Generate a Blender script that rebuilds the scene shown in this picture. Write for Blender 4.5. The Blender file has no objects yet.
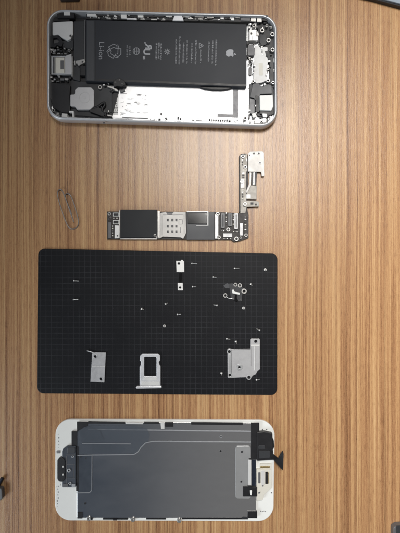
import bpy, bmesh, math, random
from mathutils import Vector, Matrix
random.seed(7)
C = bpy.context.scene.collection
K = 0.597          # millimetres per photo pixel on the table top
D = 240.0          # camera height above the table, millimetres
MM = 0.001
PI = math.pi

def P(px, py, z=0.0):
    """A point of the table plane (or z mm above it) seen at a photo pixel, in metres."""
    s = K * (D - z) / D
    return Vector(((px - 200) * s * MM, (266.5 - py) * s * MM, z * MM))

# ------------------------------------------------------------------ materials
def nn(nt, t, **kw):
    n = nt.nodes.new(t)
    for k, v in kw.items(): setattr(n, k, v)
    return n

def mat(name, col, rough=0.5, metal=0.0, var=0.12, scale=900, bump=0.0, rvar=0.15, spec=0.5, coat=0.0, stretch=(1, 1, 1)):
    m = bpy.data.materials.new(name); m.use_nodes = True
    nt = m.node_tree; b = nt.nodes['Principled BSDF']
    tc = nn(nt, 'ShaderNodeTexCoord'); mp = nn(nt, 'ShaderNodeMapping')
    mp.inputs['Scale'].default_value = stretch
    nt.links.new(tc.outputs['Object'], mp.inputs[0])
    no = nn(nt, 'ShaderNodeTexNoise'); no.inputs['Scale'].default_value = scale
    no.inputs['Detail'].default_value = 5; no.inputs['Roughness'].default_value = 0.65
    nt.links.new(mp.outputs[0], no.inputs['Vector'])
    mx = nn(nt, 'ShaderNodeMixRGB')
    mx.inputs[1].default_value = (*[c * (1 - var) for c in col], 1)
    mx.inputs[2].default_value = (*[min(1, c * (1 + var)) for c in col], 1)
    nt.links.new(no.outputs['Fac'], mx.inputs[0]); nt.links.new(mx.outputs[0], b.inputs['Base Color'])
    no2 = nn(nt, 'ShaderNodeTexNoise'); no2.inputs['Scale'].default_value = scale * 0.31
    no2.inputs['Detail'].default_value = 4
    nt.links.new(mp.outputs[0], no2.inputs['Vector'])
    mr = nn(nt, 'ShaderNodeMapRange')
    mr.inputs['To Min'].default_value = max(0.03, rough - rvar); mr.inputs['To Max'].default_value = min(1, rough + rvar)
    nt.links.new(no2.outputs['Fac'], mr.inputs['Value']); nt.links.new(mr.outputs[0], b.inputs['Roughness'])
    b.inputs['Metallic'].default_value = metal
    b.inputs['Specular IOR Level'].default_value = spec
    b.inputs['Coat Weight'].default_value = coat
    if bump:
        bp = nn(nt, 'ShaderNodeBump'); bp.inputs['Strength'].default_value = bump; bp.inputs['Distance'].default_value = 0.0002
        nt.links.new(no.outputs['Fac'], bp.inputs['Height']); nt.links.new(bp.outputs[0], b.inputs['Normal'])
    return m

def wood():
    m = bpy.data.materials.new('wood_laminate'); m.use_nodes = True
    nt = m.node_tree; b = nt.nodes['Principled BSDF']; L = nt.links.new
    tc = nn(nt, 'ShaderNodeTexCoord')
    # slow sideways wander of the grain
    wn = nn(nt, 'ShaderNodeTexNoise'); wn.inputs['Scale'].default_value = 9; wn.inputs['Detail'].default_value = 2
    L(tc.outputs['Object'], wn.inputs['Vector'])
    ws = nn(nt, 'ShaderNodeVectorMath', operation='MULTIPLY_ADD')
    ws.inputs[1].default_value = (0.0022, 0, 0); L(wn.outputs['Color'], ws.inputs[0]); L(tc.outputs['Object'], ws.inputs[2])
    def layer(sc, detail=4, rough=0.6):
        mp = nn(nt, 'ShaderNodeMapping'); mp.inputs['Scale'].default_value = sc; L(ws.outputs[0], mp.inputs[0])
        no = nn(nt, 'ShaderNodeTexNoise'); no.inputs['Scale'].default_value = 1; no.inputs['Detail'].default_value = detail
        no.inputs['Roughness'].default_value = rough; L(mp.outputs[0], no.inputs['Vector']); return no.outputs['Fac']
    def math_(op, a, c):
        n = nn(nt, 'ShaderNodeMath', operation=op)
        for i, v in enumerate((a, c)):
            if isinstance(v, (int, float)): n.inputs[i].default_value = v
            else: L(v, n.inputs[i])
        return n.outputs[0]
    A = layer((330, 1.6, 1), 5, 0.62); Bf = layer((1050, 6, 1), 4, 0.65); Cf = layer((2600, 190, 1), 3, 0.6); Df = layer((70, 0.8, 1), 3, 0.5)
    E = layer((2300, 1100, 1), 3, 0.65)
    s = math_('ADD', math_('MULTIPLY', A, 0.36), math_('MULTIPLY', Bf, 0.41))
    s = math_('ADD', s, math_('MULTIPLY', Cf, 0.13)); s = math_('ADD', s, math_('MULTIPLY', Df, 0.15))
    s = math_('ADD', s, math_('MULTIPLY', E, 0.13))
    r = nn(nt, 'ShaderNodeValToRGB'); L(s, r.inputs[0])
    e = r.color_ramp.elements
    e[0].position = 0.465; e[0].color = (0.135, 0.059, 0.026, 1)
    e[1].position = 0.735; e[1].color = (0.640, 0.425, 0.220, 1)
    for pos, c in ((0.518, (0.280, 0.137, 0.061, 1)), (0.57, (0.390, 0.206, 0.095, 1)), (0.63, (0.495, 0.292, 0.136, 1))):
        k = r.color_ramp.elements.new(pos); k.color = c
    # dark pores
    pr = nn(nt, 'ShaderNodeMapRange'); L(Cf, pr.inputs['Value'])
    pr.inputs['From Min'].default_value = 0.30; pr.inputs['From Max'].default_value = 0.42
    pr.inputs['To Min'].default_value = 0.72; pr.inputs['To Max'].default_value = 1
    mx = nn(nt, 'ShaderNodeMixRGB', blend_type='MULTIPLY'); mx.inputs[0].default_value = 1
    G = layer((820, 1.5, 1), 3, 0.6)
    gr = nn(nt, 'ShaderNodeMapRange'); L(G, gr.inputs['Value'])
    gr.inputs['From Min'].default_value = 0.36; gr.inputs['From Max'].default_value = 0.46
    gr.inputs['To Min'].default_value = 0.78; gr.inputs['To Max'].default_value = 1
    m0 = nn(nt, 'ShaderNodeMixRGB', blend_type='MULTIPLY'); m0.inputs[0].default_value = 1
    L(r.outputs[0], m0.inputs[1]); L(gr.outputs[0], m0.inputs[2])
    L(m0.outputs[0], mx.inputs[1]); L(pr.outputs[0], mx.inputs[2]); L(mx.outputs[0], b.inputs['Base Color'])
    rr = nn(nt, 'ShaderNodeMapRange'); L(Bf, rr.inputs['Value'])
    rr.inputs['To Min'].default_value = 0.25; rr.inputs['To Max'].default_value = 0.38; L(rr.outputs[0], b.inputs['Roughness'])
    bp = nn(nt, 'ShaderNodeBump'); bp.inputs['Strength'].default_value = 0.7; bp.inputs['Distance'].default_value = 0.00011
    L(math_('ADD', math_('MULTIPLY', Cf, 0.6), math_('MULTIPLY', E, 0.6)), bp.inputs['Height']); L(bp.outputs[0], b.inputs['Normal'])
    b.inputs['Specular IOR Level'].default_value = 0.68
    return m

def mat_surface():
    """black mat with a faint printed grid"""
    m = bpy.data.materials.new('black_mat'); m.use_nodes = True
    nt = m.node_tree; b = nt.nodes['Principled BSDF']; L = nt.links.new
    tc = nn(nt, 'ShaderNodeTexCoord'); sp = nn(nt, 'ShaderNodeSeparateXYZ'); L(tc.outputs['Object'], sp.inputs[0])
    def line(o, pitch, w):
        a = nn(nt, 'ShaderNodeMath', operation='PINGPONG'); L(o, a.inputs[0]); a.inputs[1].default_value = pitch / 2
        c = nn(nt, 'ShaderNodeMath', operation='LESS_THAN'); L(a.outputs[0], c.inputs[0]); c.inputs[1].default_value = w / 2
        return c.outputs[0]
    def mx_(a, c):
        n = nn(nt, 'ShaderNodeMath', operation='MAXIMUM'); L(a, n.inputs[0]); L(c, n.inputs[1]); return n.outputs[0]
    g = mx_(line(sp.outputs[0], 0.0033, 0.00026), line(sp.outputs[1], 0.0033, 0.00026))
    no = nn(nt, 'ShaderNodeTexNoise'); no.inputs['Scale'].default_value = 60; no.inputs['Detail'].default_value = 6; L(tc.outputs['Object'], no.inputs['Vector'])
    mr = nn(nt, 'ShaderNodeMapRange'); L(no.outputs['Fac'], mr.inputs['Value'])
    mr.inputs['From Min'].default_value = 0.3; mr.inputs['From Max'].default_value = 0.7; mr.inputs['To Min'].default_value = 0.0; mr.inputs['To Max'].default_value = 1.1
    gm = nn(nt, 'ShaderNodeMath', operation='MULTIPLY'); L(g, gm.inputs[0]); L(mr.outputs[0], gm.inputs[1])
    mx = nn(nt, 'ShaderNodeMixRGB'); mx.inputs[1].default_value = (0.0070, 0.0075, 0.0095, 1); mx.inputs[2].default_value = (0.033, 0.034, 0.039, 1)
    L(gm.outputs[0], mx.inputs[0])
    # lint and dust
    dn = nn(nt, 'ShaderNodeTexVoronoi'); dn.inputs['Scale'].default_value = 260; L(tc.outputs['Object'], dn.inputs['Vector'])
    dl = nn(nt, 'ShaderNodeMath', operation='LESS_THAN'); L(dn.outputs['Distance'], dl.inputs[0]); dl.inputs[1].default_value = 0.045
    sm = nn(nt, 'ShaderNodeTexNoise'); sm.inputs['Scale'].default_value = 35; sm.inputs['Detail'].default_value = 8; L(tc.outputs['Object'], sm.inputs['Vector'])
    sr_ = nn(nt, 'ShaderNodeMapRange'); L(sm.outputs['Fac'], sr_.inputs['Value']); sr_.inputs['From Min'].default_value = 0.5; sr_.inputs['From Max'].default_value = 0.75; sr_.inputs['To Max'].default_value = 0.5
    dd = nn(nt, 'ShaderNodeMath', operation='MULTIPLY'); L(dl.outputs[0], dd.inputs[0]); L(sr_.outputs[0], dd.inputs[1])
    md = nn(nt, 'ShaderNodeMixRGB'); L(dd.outputs[0], md.inputs[0]); L(mx.outputs[0], md.inputs[1]); md.inputs[2].default_value = (0.16, 0.16, 0.17, 1)
    L(md.outputs[0], b.inputs['Base Color'])
    rg = nn(nt, 'ShaderNodeMapRange'); L(sm.outputs['Fac'], rg.inputs['Value']); rg.inputs['To Min'].default_value = 0.38; rg.inputs['To Max'].default_value = 0.64; L(rg.outputs[0], b.inputs['Roughness'])
    n2 = nn(nt, 'ShaderNodeTexNoise'); n2.inputs['Scale'].default_value = 2600; L(tc.outputs['Object'], n2.inputs['Vector'])
    bp = nn(nt, 'ShaderNodeBump'); bp.inputs['Strength'].default_value = 0.25; bp.inputs['Distance'].default_value = 0.0001
    L(n2.outputs['Fac'], bp.inputs['Height']); L(bp.outputs[0], b.inputs['Normal'])
    b.inputs['Roughness'].default_value = 0.5; b.inputs['Specular IOR Level'].default_value = 0.2
    return m

def film_mat():
    m = bpy.data.materials.new('smoky_film'); m.use_nodes = True
    nt = m.node_tree; b = nt.nodes['Principled BSDF']
    b.inputs['Base Color'].default_value = (0.12, 0.14, 0.17, 1); b.inputs['Roughness'].default_value = 0.35
    tc = nn(nt, 'ShaderNodeTexCoord'); no = nn(nt, 'ShaderNodeTexNoise'); no.inputs['Scale'].default_value = 160; no.inputs['Detail'].default_value = 5
    nt.links.new(tc.outputs['Object'], no.inputs['Vector'])
    mr = nn(nt, 'ShaderNodeMapRange'); mr.inputs['To Min'].default_value = 0.08; mr.inputs['To Max'].default_value = 0.45
    nt.links.new(no.outputs['Fac'], mr.inputs['Value']); nt.links.new(mr.outputs[0], b.inputs['Alpha'])
    return m

M = dict(
    wood=wood(), mat=mat_surface(), film=film_mat(),
    alu=mat('anodised_aluminium', (0.58, 0.59, 0.61), 0.40, 0.45, 0.05, 2500, 0.05),
    floor=mat('bare_metal', (0.86, 0.87, 0.88), 0.30, 0.9, 0.06, 500, 0.05),
    plate=mat('bright_plate', (0.88, 0.88, 0.89), 0.36, 0.8, 0.10, 160, 0.25, rvar=0.18),
    steel=mat('stamped_steel', (0.60, 0.61, 0.62), 0.40, 0.8, 0.10, 700, 0.06),
    matte_steel=mat('matte_steel', (0.50, 0.50, 0.51), 0.50, 0.6, 0.08, 1200, 0.10),
    nickel=mat('nickel', (0.50, 0.49, 0.475), 0.36, 0.8, 0.22, 900, 0.12),
    silverwhite=mat('silver_white', (0.74, 0.74, 0.73), 0.42, 0.3, 0.06, 600, 0.04),
    traymat=mat('tray_aluminium', (0.70, 0.71, 0.74), 0.42, 0.45, 0.04, 2000, 0.04),
    black=mat('black_plastic', (0.011, 0.011, 0.013), 0.45, 0, 0.3, 700, 0.15),
    char=mat('charcoal_plastic', (0.030, 0.032, 0.036), 0.48, 0, 0.25, 500, 0.12),
    char2=mat('dark_grey_tape', (0.050, 0.053, 0.060), 0.42, 0, 0.15, 300, 0.10),
    grey=mat('mid_grey', (0.13, 0.13, 0.135), 0.45, 0.2, 0.15, 700, 0.08),
    batt=mat('battery_wrap', (0.030, 0.033, 0.040), 0.50, 0, 0.14, 45, 0.55, rvar=0.14, spec=0.28),
    print_=mat('pale_print', (0.31, 0.32, 0.345), 0.5, 0, 0.10, 3000),
    bright_print=mat('bright_print', (0.40, 0.41, 0.44), 0.5, 0, 0.10, 3000),
    arm=mat('warm_tin', (0.30, 0.285, 0.26), 0.52, 0.5, 0.25, 900, 0.15),
    readertin=mat('reader_tin', (0.54, 0.525, 0.505), 0.5, 0.3, 0.12, 700, 0.1),
    pcb=mat('dark_circuit_board', (0.022, 0.017, 0.016), 0.5, 0, 0.35, 1400, 0.1),
    shieldtape=mat('graphite_tape', (0.013, 0.015, 0.018), 0.5, 0, 0.15, 200, 0.06, spec=0.3),
    gloss=mat('glossy_chip', (0.008, 0.008, 0.009), 0.16, 0, 0.2, 300, 0.03, 0.05, coat=0.4),
    cream=mat('cream_plastic', (0.66, 0.64, 0.57), 0.42, 0, 0.08, 700, 0.05),
    white=mat('white_plastic', (0.80, 0.81, 0.79), 0.40, 0, 0.03, 400, 0.03),
    lcd=mat('brushed_backplate', (0.57, 0.57, 0.575), 0.23, 0.97, 0.06, 110, 0.04, rvar=0.07, stretch=(1, 2.5, 1)),
    lcdlight=mat('pale_backplate', (0.42, 0.425, 0.43), 0.46, 0.6, 0.04, 400, 0.03),
    navy=mat('navy_flex', (0.012, 0.017, 0.030), 0.34, 0, 0.2, 300, 0.05),
    bluegrey=mat('blue_grey_flex', (0.070, 0.080, 0.098), 0.38, 0.2, 0.25, 300, 0.1),
    dock=mat('dock_white', (0.80, 0.80, 0.79), 0.6, 0.1, 0.10, 700, 0.08, spec=0.3),
    line=mat('pale_line', (0.36, 0.37, 0.39), 0.4, 0.3, 0.2, 400),
    brass=mat('brass_contact', (0.62, 0.48, 0.24), 0.3, 0.9, 0.1, 900),
    wire=mat('dull_wire', (0.27, 0.25, 0.24), 0.42, 0.6, 0.15, 800, 0.05),
    slate=mat('slate_case', (0.30, 0.36, 0.42), 0.4, 0.1, 0.1, 200, 0.05),
    deep=mat('deep_black', (0.0035, 0.0035, 0.004), 0.6, 0, 0.2, 700, 0.1, spec=0.12),
    mark=mat('grey_mark', (0.20, 0.20, 0.21), 0.5, 0.2, 0.3, 1500),
)

# ------------------------------------------------------------------ object helpers
def link(name, bm, m, parent=None, smooth=False):
    bmesh.ops.recalc_face_normals(bm, faces=bm.faces)
    me = bpy.data.meshes.new(name)
    if parent is not None:
        w = Vector(parent.location); p = parent.parent
        while p is not None: w += Vector(p.location); p = p.parent
        bmesh.ops.translate(bm, verts=bm.verts, vec=-w)
    bm.to_mesh(me); bm.free()
    for mm in (m if isinstance(m, (list, tuple)) else [m]): me.materials.append(M[mm])
    if smooth:
        for f in me.polygons: f.use_smooth = True
    o = bpy.data.objects.new(name, me); C.objects.link(o)
    if parent is not None: o.parent = parent
    return o

def thing(name, label, cat, loc, group=None):
    o = bpy.data.objects.new(name, None); C.objects.link(o); o.location = loc
    o.empty_display_size = 0.005
    o['label'] = label; o['category'] = cat
    if group: o['group'] = group
    return o

def rnd(pts, r, n=6):
    """round the corners of a pixel polygon; r a number or one per corner"""
    out = []; N = len(pts)
    for i, p in enumerate(pts):
        rr = r[i] if isinstance(r, (list, tuple)) else r
        p = Vector(p); a = Vector(pts[i - 1]) - p; b = Vector(pts[(i + 1) % N]) - p
        if rr <= 0 or a.length < 1e-6 or b.length < 1e-6: out.append(tuple(p)); continue
        ang = a.angle(b)
        if ang > 3.05: out.append(tuple(p)); continue
        t = min(rr / math.tan(ang / 2), a.length * .49, b.length * .49)
        rr2 = t * math.tan(ang / 2)
        a.normalize(); b.normalize()
        c = p + (a + b).normalized() * (rr2 / math.sin(ang / 2))
        s = (p + a * t) - c; e = (p + b * t) - c
        tot = s.angle(e)
        sg = 1 if s.x * e.y - s.y * e.x > 0 else -1
        for k in range(n + 1):
            q = Matrix.Rotation(sg * tot * k / n, 2) @ s + c
            out.append((q.x, q.y))
    return out

def circ(cx, cy, r, n=20):
    return [(cx + r * math.cos(2 * PI * k / n), cy + r * math.sin(2 * PI * k / n)) for k in range(n)]

def rect(x0, y0, x1, y1): return [(x0, y0), (x1, y0), (x1, y1), (x0, y1)]

def prism(bm, pts, z0, z1, bev=0.12, holes=(), mi=0):
    """upright slab whose top outline is seen at these photo pixels; z in mm"""
    if not holes:
        vs = [bm.verts.new(P(x, y, z1)) for x, y in pts]
        faces = [bm.faces.new(vs)]
    else:
        edges = []
        for loop in [pts] + list(holes):
            vs = [bm.verts.new(P(x, y, z1)) for x, y in loop]
            for i in range(len(vs)): edges.append(bm.edges.new((vs[i - 1], vs[i])))
        g = bmesh.ops.triangle_fill(bm, use_beauty=True, edges=edges)
        faces = [f for f in g['geom'] if isinstance(f, bmesh.types.BMFace)]
    up = [f for f in faces]
    bnd = set()
    for f in up:
        for e in f.edges:
            if sum(1 for lf in e.link_faces if lf in up) == 1: bnd.add(e)
    ext = bmesh.ops.extrude_face_region(bm, geom=list(up))
    nv = [v for v in ext['geom'] if isinstance(v, bmesh.types.BMVert)]
    for v in nv: v.co.z = z1 * MM
    # the extruded copy becomes the top, the originals the base
    olds = set()
    for f in up:
        if f.is_valid:
            for v in f.verts: olds.add(v)
    for v in olds: v.co.z = z0 * MM
    tops = [f for f in ext['geom'] if isinstance(f, bmesh.types.BMFace)]
    ts = set(tops)
    if mi:
        for f in tops + up:
            if f.is_valid: f.material_index = mi
        for v in nv:
            for f in v.link_faces: f.material_index = mi
    if bev:
        be = [e for f in tops for e in f.edges if sum(1 for lf in e.link_faces if lf in ts) == 1]
        be = list(dict.fromkeys(be))
        b = min(bev, (z1 - z0) * .45) * MM
        try: bmesh.ops.bevel(bm, geom=be, offset=b, segments=2, profile=0.5, affect='EDGES', clamp_overlap=True)
        except Exception: pass

def part(name, m, root, pts, z0, z1, bev=0.12, holes=(), r=0):
    bm = bmesh.new()
    if r: pts = rnd(pts, r)
    prism(bm, pts, z0, z1, bev, holes)
    return link(name, bm, m, root)

def loft(bm, outline_mm, prof, cap_bottom=True, cap_top=True):
    """stack of inset loops: prof = [(inset mm, z mm)...] for a convex closed outline in mm"""
    n = len(outline_mm); pts = [Vector(p) for p in outline_mm]
    area = sum(pts[i - 1].x * pts[i].y - pts[i - 1].y * pts[i].x for i in range(n))
    sg = 1 if area > 0 else -1
    nor = []
    for i in range(n):
        t = (pts[(i + 1) % n] - pts[i - 1]).normalized()
        nor.append(Vector((-t.y, t.x)) * sg)
    loops = []
    for ins, z in prof:
        loops.append([bm.verts.new(((p.x + q.x * ins) * MM, (p.y + q.y * ins) * MM, z * MM)) for p, q in zip(pts, nor)])
    for a, b in zip(loops, loops[1:]):
        for i in range(n): bm.faces.new((a[i - 1], a[i], b[i], b[i - 1]))
    if cap_bottom: bm.faces.new(loops[0])
    if cap_top: bm.faces.new(loops[-1])

def outline_mm(pts_px, z):
    return [(P(x, y, z).x / MM, P(x, y, z).y / MM) for x, y in pts_px]

def tube(bm, path, r, n=8, closed=False):
    """round wire through 3-D points (metres)"""
    pts = [Vector(p) for p in path]; rings = []
    N = len(pts)
    for i, p in enumerate(pts):
        a = pts[i - 1] if (i > 0 or closed) else p; b = pts[(i + 1) % N] if (i < N - 1 or closed) else p
        t = (b - a).normalized()
        u = t.cross(Vector((0, 0, 1)))
        if u.length < 1e-4: u = Vector((1, 0, 0))
        u.normalize(); w = u.cross(t).normalized()
        rings.append([bm.verts.new(p + (u * math.cos(2 * PI * k / n) + w * math.sin(2 * PI * k / n)) * r) for k in range(n)])
    for i in range(len(rings) - (0 if closed else 1)):
        a, b = rings[i], rings[(i + 1) % N]
        for k in range(n): bm.faces.new((a[k - 1], a[k], b[k], b[k - 1]))
    if not closed: bm.faces.new(rings[0]); bm.faces.new(rings[-1])

def smooth_path(pts, it=3):
    for _ in range(it):
        q = [pts[0]]
        for a, b in zip(pts, pts[1:]):
            a, b = Vector(a), Vector(b); q += [a * .75 + b * .25, a * .25 + b * .75]
        q.append(pts[-1]); pts = q
    return pts

def wirepart(name, m, root, pts_px, z, r_mm, it=3, n=7):
    bm = bmesh.new()
    pts = [Vector((x, y)) for x, y in pts_px]
    zs = z if isinstance(z, (list, tuple)) else None
    p3 = [P(p.x, p.y, zs[i] if zs else z) for i, p in enumerate(pts)]
    tube(bm, smooth_path(p3, it), r_mm * MM, n)
    return link(name, bm, m, root, True)

def screw_head(root, px, py, r, z0, z1, name='screw', m='nickel', hole=0.5):
    """round screw head with a dark drive recess; r in pixels"""
    r *= .86; hole = min(.8, hole * 1.15)
    bm = bmesh.new()
    prism(bm, circ(px, py, r, 18), z0, z1, 0.1, [circ(px, py, r * hole, 12)])
    prism(bm, circ(px, py, r * hole * 1.02, 12), z0 - .02, z0 + (z1 - z0) * .45, 0, mi=1)
    return link(name, bm, [m, 'black'], root)

def multi(name, m, root, plist, z0, z1, bev=0.06):
    bm = bmesh.new()
    for pts in plist: prism(bm, pts, z0, z1, bev)
    return link(name, bm, m, root)

def seg(x0, y0, x1, y1, w):
    """thin stroke as a pixel quad"""
    d = Vector((x1 - x0, y1 - y0)).normalized(); n = Vector((-d.y, d.x)) * w / 2
    return [(x0 + n.x, y0 + n.y), (x1 + n.x, y1 + n.y), (x1 - n.x, y1 - n.y), (x0 - n.x, y0 - n.y)]

def chips(root, spots, z0, z1, name='chip', ms=('nickel', 'black', 'grey')):
    for i, (x, y, w, h) in enumerate(spots):
        part(name, ms[i % len(ms)], root, rect(x - w / 2, y - h / 2, x + w / 2, y + h / 2), z0, z1 + random.uniform(-.1, .15), .05)

def text_mesh(body, px, py, h_px, z, ang, m, root, name, mirror=False, bold=0.0, xs=1.0, spacing=1.0):
    cu = bpy.data.curves.new(name, 'FONT'); cu.body = body; cu.align_x = 'CENTER'; cu.align_y = 'CENTER'
    cu.size = 1; cu.resolution_u = 3; cu.offset = bold; cu.space_character = spacing
    t = bpy.data.objects.new('tmp', cu)
    me = bpy.data.meshes.new_from_object(t)
    bpy.data.objects.remove(t)
    s = h_px / 0.72 * K * (D - z) / D * MM
    c = P(px, py, z)
    w = Vector(root.location); p = root.parent
    while p is not None: w += Vector(p.location); p = p.parent
    mtx = Matrix.Translation(c - w) @ Matrix.Rotation(ang, 4, 'Z') @ Matrix.Diagonal((s * xs * (-1 if mirror else 1), s, s, 1))
    me.transform(mtx)
    me.materials.clear(); me.materials.append(M[m])
    o = bpy.data.objects.new(name, me); C.objects.link(o); o.parent = root
    return o

# ------------------------------------------------------------------ table
bm = bmesh.new()
bmesh.ops.create_cube(bm, size=1, matrix=Matrix.Translation((0.0, 0.0, -0.0125)) @ Matrix.Diagonal((1.6, 1.6, 0.025, 1)))
tb = link('table_top', bm, 'wood'); tb['kind'] = 'structure'

# ================================================================== PHONE HOUSING
H = thing('phone_housing', 'opened silver phone housing with its battery still inside, at the top of the table', 'phone', P(162, 70, 0))
quad = [(46.8, 9.6), (277.2, 15.2), (277.8, 128.6), (47.0, 120.6)]
rim_px = rnd(quad, 17, 10)
om = outline_mm(rim_px, 4.5)
bm = bmesh.new()
loft(bm, om, [(2.2, 0.0), (1.0, 0.35), (0.25, 1.6), (0, 3.4), (0.25, 5.2), (0.75, 6.1), (1.15, 6.35), (1.75, 6.35), (1.85, 6.2), (1.85, 0.95)], True, False)
rim = link('frame', bm, 'alu', H, True)
bm = bmesh.new(); loft(bm, om, [(1.6, 0.9), (1.6, 1.0)]); link('floor_plate', bm, 'floor', H)

# plastic beds over the floor plate
part('plastic_bed', 'black', H, [(52, 17), (86, 17.5), (86, 84), (112, 86), (119, 90), (112, 117.6), (78, 116.6), (62, 115), (53, 108), (50, 98), (50, 30)], 1.0, 1.9)
part('plastic_bed', 'char', H, [(71, 80), (112, 85), (112, 112), (98, 117), (72, 115)], 1.9, 2.3)
part('plastic_bed', 'char', H, [(249, 84), (254, 82), (262, 86), (272, 82), (274.3, 95), (274, 113), (268, 120), (262, 116), (258, 116), (254, 110), (249, 112)], 1.0, 2.6)
part('plastic_bed', 'black', H, [(258, 24), (263, 20), (270, 22), (275, 28), (275, 56), (272, 57), (269, 50), (262, 47), (258, 40)], 1.0, 2.6)
part('plastic_bed', 'black', H, [(269.5, 54), (274.6, 54), (274.8, 88), (269.5, 86)], 1.0, 2.8)
part('button_strip', 'black', H, [(86, 12.6), (160, 14.6), (254, 16.6), (254, 22), (160, 20), (86, 19.2)], 1.0, 4.2)

# bright metal bay where the logic board used to be
bay = part('logic_board_bay', 'plate', H, [(119, 90), (126, 83.5), (248, 87.5), (249, 121.6), (112, 117.8)], 1.0, 1.35)
# scribbled residue on the bay
rs = random.Random(3); ml = []
for i in range(52):
    x = rs.uniform(120, 146); y = rs.uniform(93, 115); l = rs.uniform(.8, 6.0)
    a = rs.choice([0.03, 0.05, 0.04, 1.5]); l = l if a < 1 else l * .3
    if x + l > 149: continue
    ml.append(seg(x, y, x + l * math.cos(a), y + l * math.sin(a), rs.uniform(.25, .6)))
multi('residue_mark', 'mark', bay, ml, 1.36, 1.40, 0)
ml = []
for i in range(5):
    for j in range(9):
        if rs.random() < .6: ml.append(rect(113.5 + i * .95, 94 + j * 2.2, 114.2 + i * .95, 95.2 + j * 2.2))
part('code_sticker', 'silverwhite', bay, [(112.8, 92.5), (118.6, 92), (118, 114.5), (112.4, 114.5)], 1.36, 1.5, .03)
multi('sticker_print', 'black', bay, ml, 1.51, 1.54, 0)
part('seam', 'grey', bay, seg(122, 117.1, 148, 118.3, .7), 1.36, 1.45, 0)
part('seam', 'grey', bay, [(192, 120.5), (192.2, 118.2), (203, 118.8), (203, 119.3), (192.7, 118.7), (192.6, 120), (203, 120.5), (203, 121)], 1.36, 1.45, 0)
for x, y, r in ((161, 113.6, 1.3), (166, 118.4, 1.2), (178.3, 117.8, 1.3), (180.6, 118.6, 1.0)):
    screw_head(bay, x, y, r, 1.36, 2.0, 'standoff', 'grey')
flex = part('antenna_flex', 'mark', H, [(232.8, 86), (238.2, 86.3), (238.2, 117.6), (217.3, 116.8), (217.3, 113.6), (232.8, 114)], 1.36, 1.50, .03)
pl = []
for i in range(10):
    x = 209.5 + i * 2.2
    screw_head(H, x, 119.6 + i * .12, .95, 1.36, 2.1, 'side_contact', 'black', .55)
part('side_key_bracket', 'silverwhite', H, [(212, 122), (229, 122.8), (229, 124.2), (212, 123.4)], 1.0, 4.6, .1)

# --- battery
B = part('battery', 'batt', H, rnd([(85.6, 19.6), (246.8, 24), (246.6, 86.6), (85.4, 81)], 1.2, 4), 1.1, 4.7, .2)
part('end_wrap', 'char2', B, [(87, 20.4), (94, 20.6), (93.8, 80.4), (86.8, 80.2)], 4.70, 4.78, .03)
part('wrap_seam', 'char', B, [(94.6, 20.7), (95.5, 20.7), (95.3, 80.5), (94.4, 80.5)], 4.70, 4.84, .03)
part('pull_tab', 'black', H, [(200, 86.6), (232, 87.4), (228, 88.7), (221, 89.4), (212, 89.2), (205, 88.2)], 1.4, 3.4, .1)
part('edge_tape', 'black', B, [(96, 78.6), (246, 84.2), (246.2, 86.3), (96, 80.7)], 4.70, 4.77, .02)
ZB = 4.72; TILT = -PI / 2 - math.radians(1.4)
text_mesh('Li-ion', 101.2, 50.6, 5.4, ZB, TILT, 'print_', B, 'chemistry_text', bold=.0, xs=1.05)
# recycling symbol: three chasing bent arrows
def stroke_obj(name, segs, z, w, m='print_', root=B):
    bm = bmesh.new()
    for (x0, y0, x1, y1) in segs:
        prism(bm, seg(x0, y0, x1, y1, w), z - .01, z + .012, 0)
    return link(name, bm, m, root)
sg = []; cx, cy = 114.2, 51.2
for k in range(3):
    a0 = k * 2 * PI / 3
    def rp(r, a): return (cx + r * math.cos(a0 + a), cy + r * math.sin(a0 + a))
    A = [rp(7.2, -.42), rp(7.2, .42), rp(6.5, .95), rp(4.2, 1.25)]
    I = [rp(4.4, -.55), rp(4.1, .45), rp(4.0, .8)]
    for p, q in list(zip(A, A[1:])) + list(zip(I, I[1:])) + [(A[0], I[0])]: sg.append((*p, *q))
    h0 = rp(7.6, 1.0); h1 = rp(3.0, .9); h2 = rp(5.6, 1.55)
    sg += [(*h0, *h2), (*h2, *h1)]
stroke_obj('recycling_symbol', sg, ZB, .55)
# globe-like approval mark and crossed bin bars beside it
sg = []
cc = circ(136.4, 51, 3.4, 16)
for i in range(16): sg.append((*cc[i - 1], *cc[i]))
sg += [(133.4, 51, 139.4, 51), (136.4, 47.8, 136.4, 54.2), (134.6, 48.6, 134.6, 53.4), (138.2, 48.6, 138.2, 53.4)]
stroke_obj('approval_mark', sg, ZB, .5)
text_mesh('R', 148.2, 46.6, 6.6, ZB, TILT, 'bright_print', B, 'approval_letter', mirror=True, bold=.03, xs=1.0)
text_mesh('U', 146.4, 51.6, 6.6, ZB, TILT, 'bright_print', B, 'approval_letter', bold=.03)
text_mesh('us', 144.4, 57.6, 3.0, ZB, TILT, 'bright_print', B, 'approval_letter', bold=.02)
text_mesh('c', 145.2, 42.8, 2.6, ZB, TILT, 'bright_print', B, 'approval_letter', bold=.02)
sg = [(167.2 + 3 * math.cos(a), 51.6 + 3 * math.sin(a), 167.2 - 3 * math.cos(a), 51.6 - 3 * math.sin(a)) for a in [k * PI / 4 for k in range(4)]]
stroke_obj('starburst_mark', sg, ZB, .65)
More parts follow.
